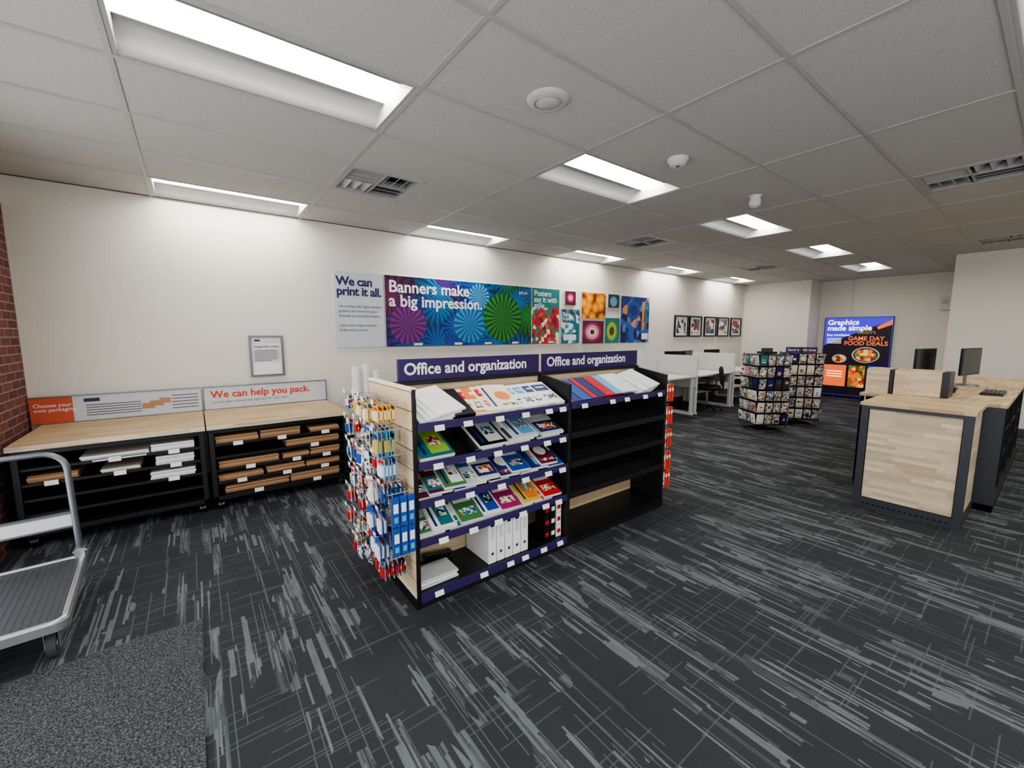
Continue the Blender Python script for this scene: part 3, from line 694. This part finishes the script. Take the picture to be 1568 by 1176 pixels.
b.box(ex,ex+.03,cb+.0,e1,.05,zc-.03,'wYZ'); b.box(ex,e2,e1-.03,e1,.05,zc-.03,'wXZ'); b.box(ex,e2,.62,e1-.04,.05,zc-.03,'black')
b.box(ex,ex+.03,e0,.62,0,zc-.03,'dark'); b.box(ex,e2,e0,e1,0,.06,'black')
for k in range(1,5): b.box(ex+k*.78-.02,ex+k*.78,e0+.02,.62,.06,zc-.03,'black'); 
for z in (.3,.55): b.box(ex+.03,e2,e0+.03,.62,z,z+.02,'black')
b.build(.003)
for (ya,yb,dk) in ((1.0,1.175,.03),(.64,.965,.05)):
    b=B('counter_riser'); b.box(5.36,5.62,ya,yb,zc,1.15,'wYZ'); b.box(5.355,5.625,ya-dk,ya,zc,1.152,'blk2'); b.box(5.37,5.61,ya,yb,1.15,1.158,'wXY'); b.box(5.62,5.63,ya,yb,zc,1.15,'blk2'); b.build(.003)
def monitor(name='computer_monitor'):
    b=B(name)
    b.obox((0,0,.27),(.50,.025,.30),'blk2'); b.rect((0,-.0135,.275),X,Z,.48,.27,'screen'); b.obox((0,.022,.27),(.22,.025,.16),'dark')
    b.box(-.03,.03,.02,.035,.02,.3,'tube'); b.lathe((0,.02,0),[(.11,0),(.11,.008),(.1,.014),(.0,.016)],'tube',24)
    return b.build(.004,origin=False)
m0=monitor(); m0.location=(6.3,.90,zc+.002); m0.rotation_euler=(0,0,math.radians(-9))
for x,y,z,r in ((6.9,.62,zc+.002,-11),(7.75,4.75,.732,-20),(8.3,4.8,.732,10),(9.3,4.8,.732,-10)):
    c=dup(m0); c.location=(x,y,z); c.rotation_euler=(0,0,math.radians(r))
b=B('keyboard'); b.box(5.95,6.35,.30,.45,zc,zc+.02,'blk2')
for i in range(5): b.box(5.965,6.335,.31+i*.027,.332+i*.027,zc+.02,zc+.027,'dark')
b.build(.003)
b=B('card_terminal'); b.obox((5.95,.68,zc+.05),(.12,.16,.05),'blk2',rx(.3)); b.box(5.89,6.01,.62,.76,zc,zc+.03,'blk2'); b.rect((5.95,.672,zc+.078),X,(0,math.cos(.3),math.sin(.3)),.08,.06,'sky'); b.build(.004)

# ------------------------------------------------------------ card spinner racks
pal=['white','cream','cdA','cdB','cdA','cdB','paper','pink','teal','cdA','navy','cdB','white','dark','cdA','cdB']
def spinner(cx,cy,rot,hd=True,s=.24):
    b=B('greeting_card_spinner'); Rm=rz(rot); C=Vector((cx,cy,0))
    b.lathe((cx,cy,0),[(.26,0),(.26,.02),(.2,.035),(.03,.05)],'blk2',28); b.cyl((cx,cy,.04),(cx,cy,1.27),.018,'blk2')
    for z in (.10,1.18): b.obox((cx,cy,z),(2*s-.06,2*s-.06,.012),'blk2',Rm)
    for k in range(4):
        R2=Rm@rz(k*math.pi/2); u=R2@Vector(X); n=R2@Vector(NY)
        b.obox(C+n*s*.9+Vector((0,0,.64)),(2*s-.04,.006,1.06),'blk2',R2)
        for sx in (-1,1): p=C+n*s*.92+u*sx*s*.98; b.cyl(p+Vector((0,0,.08)),p+Vector((0,0,1.2)),.006,'blk2',n=6)
        for r in range(6):
            zc_=.12+r*.18
            p=C+n*(s+.005); b.tube([p-u*s+Vector((0,0,zc_+.03)),p+n*.03-u*s*.9+Vector((0,0,zc_+.03)),p+n*.03+u*s*.9+Vector((0,0,zc_+.03)),p+u*s+Vector((0,0,zc_+.03))],.003,'blk2',5)
            b.obox(p+Vector((0,0,zc_)),(2*s,.02,.006),'blk2',R2)
            for c in range(4):
                q=p+u*(-s+.06+c*(2*s-.12)/3)+Vector((0,0,zc_+.08))+n*.004
                m=random.choice(pal); T=R2@rx(math.radians(8)); v=T@Vector(Z)
                b.obox(q,(.1,.012,.15),m,T)
                b.rect(q+n*.0085+v*U(-.03,.03),u,v,U(.03,.07),U(.02,.06),random.choice(pal))
    if hd:
        b.obox((cx,cy,1.235),(.44,.02,.09),'purple',rz(math.radians(-60)))
        uu=rz(math.radians(-60))@Vector(X); nn=rz(math.radians(-60))@Vector(NY)
        b.text('Send it with love',Vector((cx,cy,1.215))+nn*.012,uu,Z,.058,'white',.01,'CENTER')
    else:
        b.obox((cx,cy,1.21),(.2,.2,.03),'blk2',Rm); b.box(cx-.06,cx+.06,cy-.06,cy+.06,1.2,1.28,'dark')
    b.build()
spinner(7.12,2.80,math.radians(-38),False); spinner(8.05,2.64,math.radians(-52),True)

# ------------------------------------------------------------ workstations
def desk(x0,x1,name='computer_desk'):
    b=B(name); y0,y1=4.05,5.12
    b.box(x0,x1,y0,y1,.70,.73,'lam')
    for xx in (x0+.03,x1-.08): 
        b.box(xx,xx+.05,y0+.02,y0+.07,.03,.70,'lam'); b.box(xx,xx+.05,y1-.07,y1-.02,0.03,.70,'lam'); b.box(xx,xx+.05,y0,y1-.02,0,.03,'lam'); b.box(xx,xx+.05,y0+.07,y1-.07,.64,.70,'lam')
    b.box(x0,x0+.03,y0,y1,.5,1.10,'lam'); b.box(x0,x1,y1-.03,y1,.5,1.0,'panelbg')
    b.build(.004)
desk(6.1,7.33,'work_table'); desk(7.36,8.78); desk(8.8,10.2)
def chair():
    b=B('office_chair')
    for k in range(5):
        a=2*math.pi*k/5; e=Vector((.28*math.cos(a),.28*math.sin(a),.07)); b.tube([(0,0,.12),e*.5+Vector((0,0,.06)),e],.018,'blk2'); 
        b.cyl(e+Vector((-.012,0,-.042)),e+Vector((.012,0,-.042)),.028,'blk2')
    b.cyl((0,0,.1),(0,0,.42),.025,'chrome'); 
    def pad(c,sx,sy,sz,m,rot=None):
        n=16; vs=[];prof=[(0.0,-1),(.85,-1),(1,-.5),(1,.5),(.85,1),(0,1)]
        for r,z in prof:
            for i in range(n):
                t=2*math.pi*i/n; cxx=math.copysign(abs(math.cos(t))**.5,math.cos(t)); sy_=math.copysign(abs(math.sin(t))**.5,math.sin(t))
                w=Vector((r*cxx*sx,r*sy_*sy,z*sz)); vs.append(Vector(c)+(rot@w if rot else w))
        b.add(vs,[(j*n+i,j*n+(i+1)%n,(j+1)*n+(i+1)%n,(j+1)*n+i) for j in range(5) for i in range(n)],m,True)
    pad((0,0,.46),.25,.24,.04,'fabric'); pad((0,-.24,.70),.22,.18,.03,'fabric',rx(math.radians(82)))
    b.tube([(0,-.1,.42),(0,-.27,.44),(0,-.28,.7)],.02,'blk2')
    for s in (-1,1): b.tube([(s*.2,0,.43),(s*.28,0,.46),(s*.28,0,.60)],.014,'blk2'); b.obox((s*.28,.02,.61),(.06,.24,.025),'blk2')
    return b.build(origin=False)
c0=chair(); c0.location=(7.95,4.15,0); c0.rotation_euler=(0,0,.4)
c=dup(c0); c.location=(9.5,4.15,0); c.rotation_euler=(0,0,.2)

# ------------------------------------------------------------ world, camera
w=bpy.data.worlds.new('World'); bpy.context.scene.world=w; w.use_nodes=True
w.node_tree.nodes['Background'].inputs[0].default_value=(.95,.97,1,1); w.node_tree.nodes['Background'].inputs[1].default_value=2.1
cam=bpy.data.cameras.new('camera'); co=bpy.data.objects.new('camera',cam); bpy.context.collection.objects.link(co)
cam.lens=36*640/1568; cam.sensor_width=36; cam.clip_start=.05; cam.clip_end=100
co.location=(0,0,1.5); co.rotation_euler=(math.radians(90-6.85),0,math.radians(52.8-90))
bpy.context.scene.camera=co
vs=bpy.context.scene.view_settings
vs.view_transform='AgX'; vs.exposure=0.45
try: vs.look='AgX - Medium High Contrast'
except Exception: pass
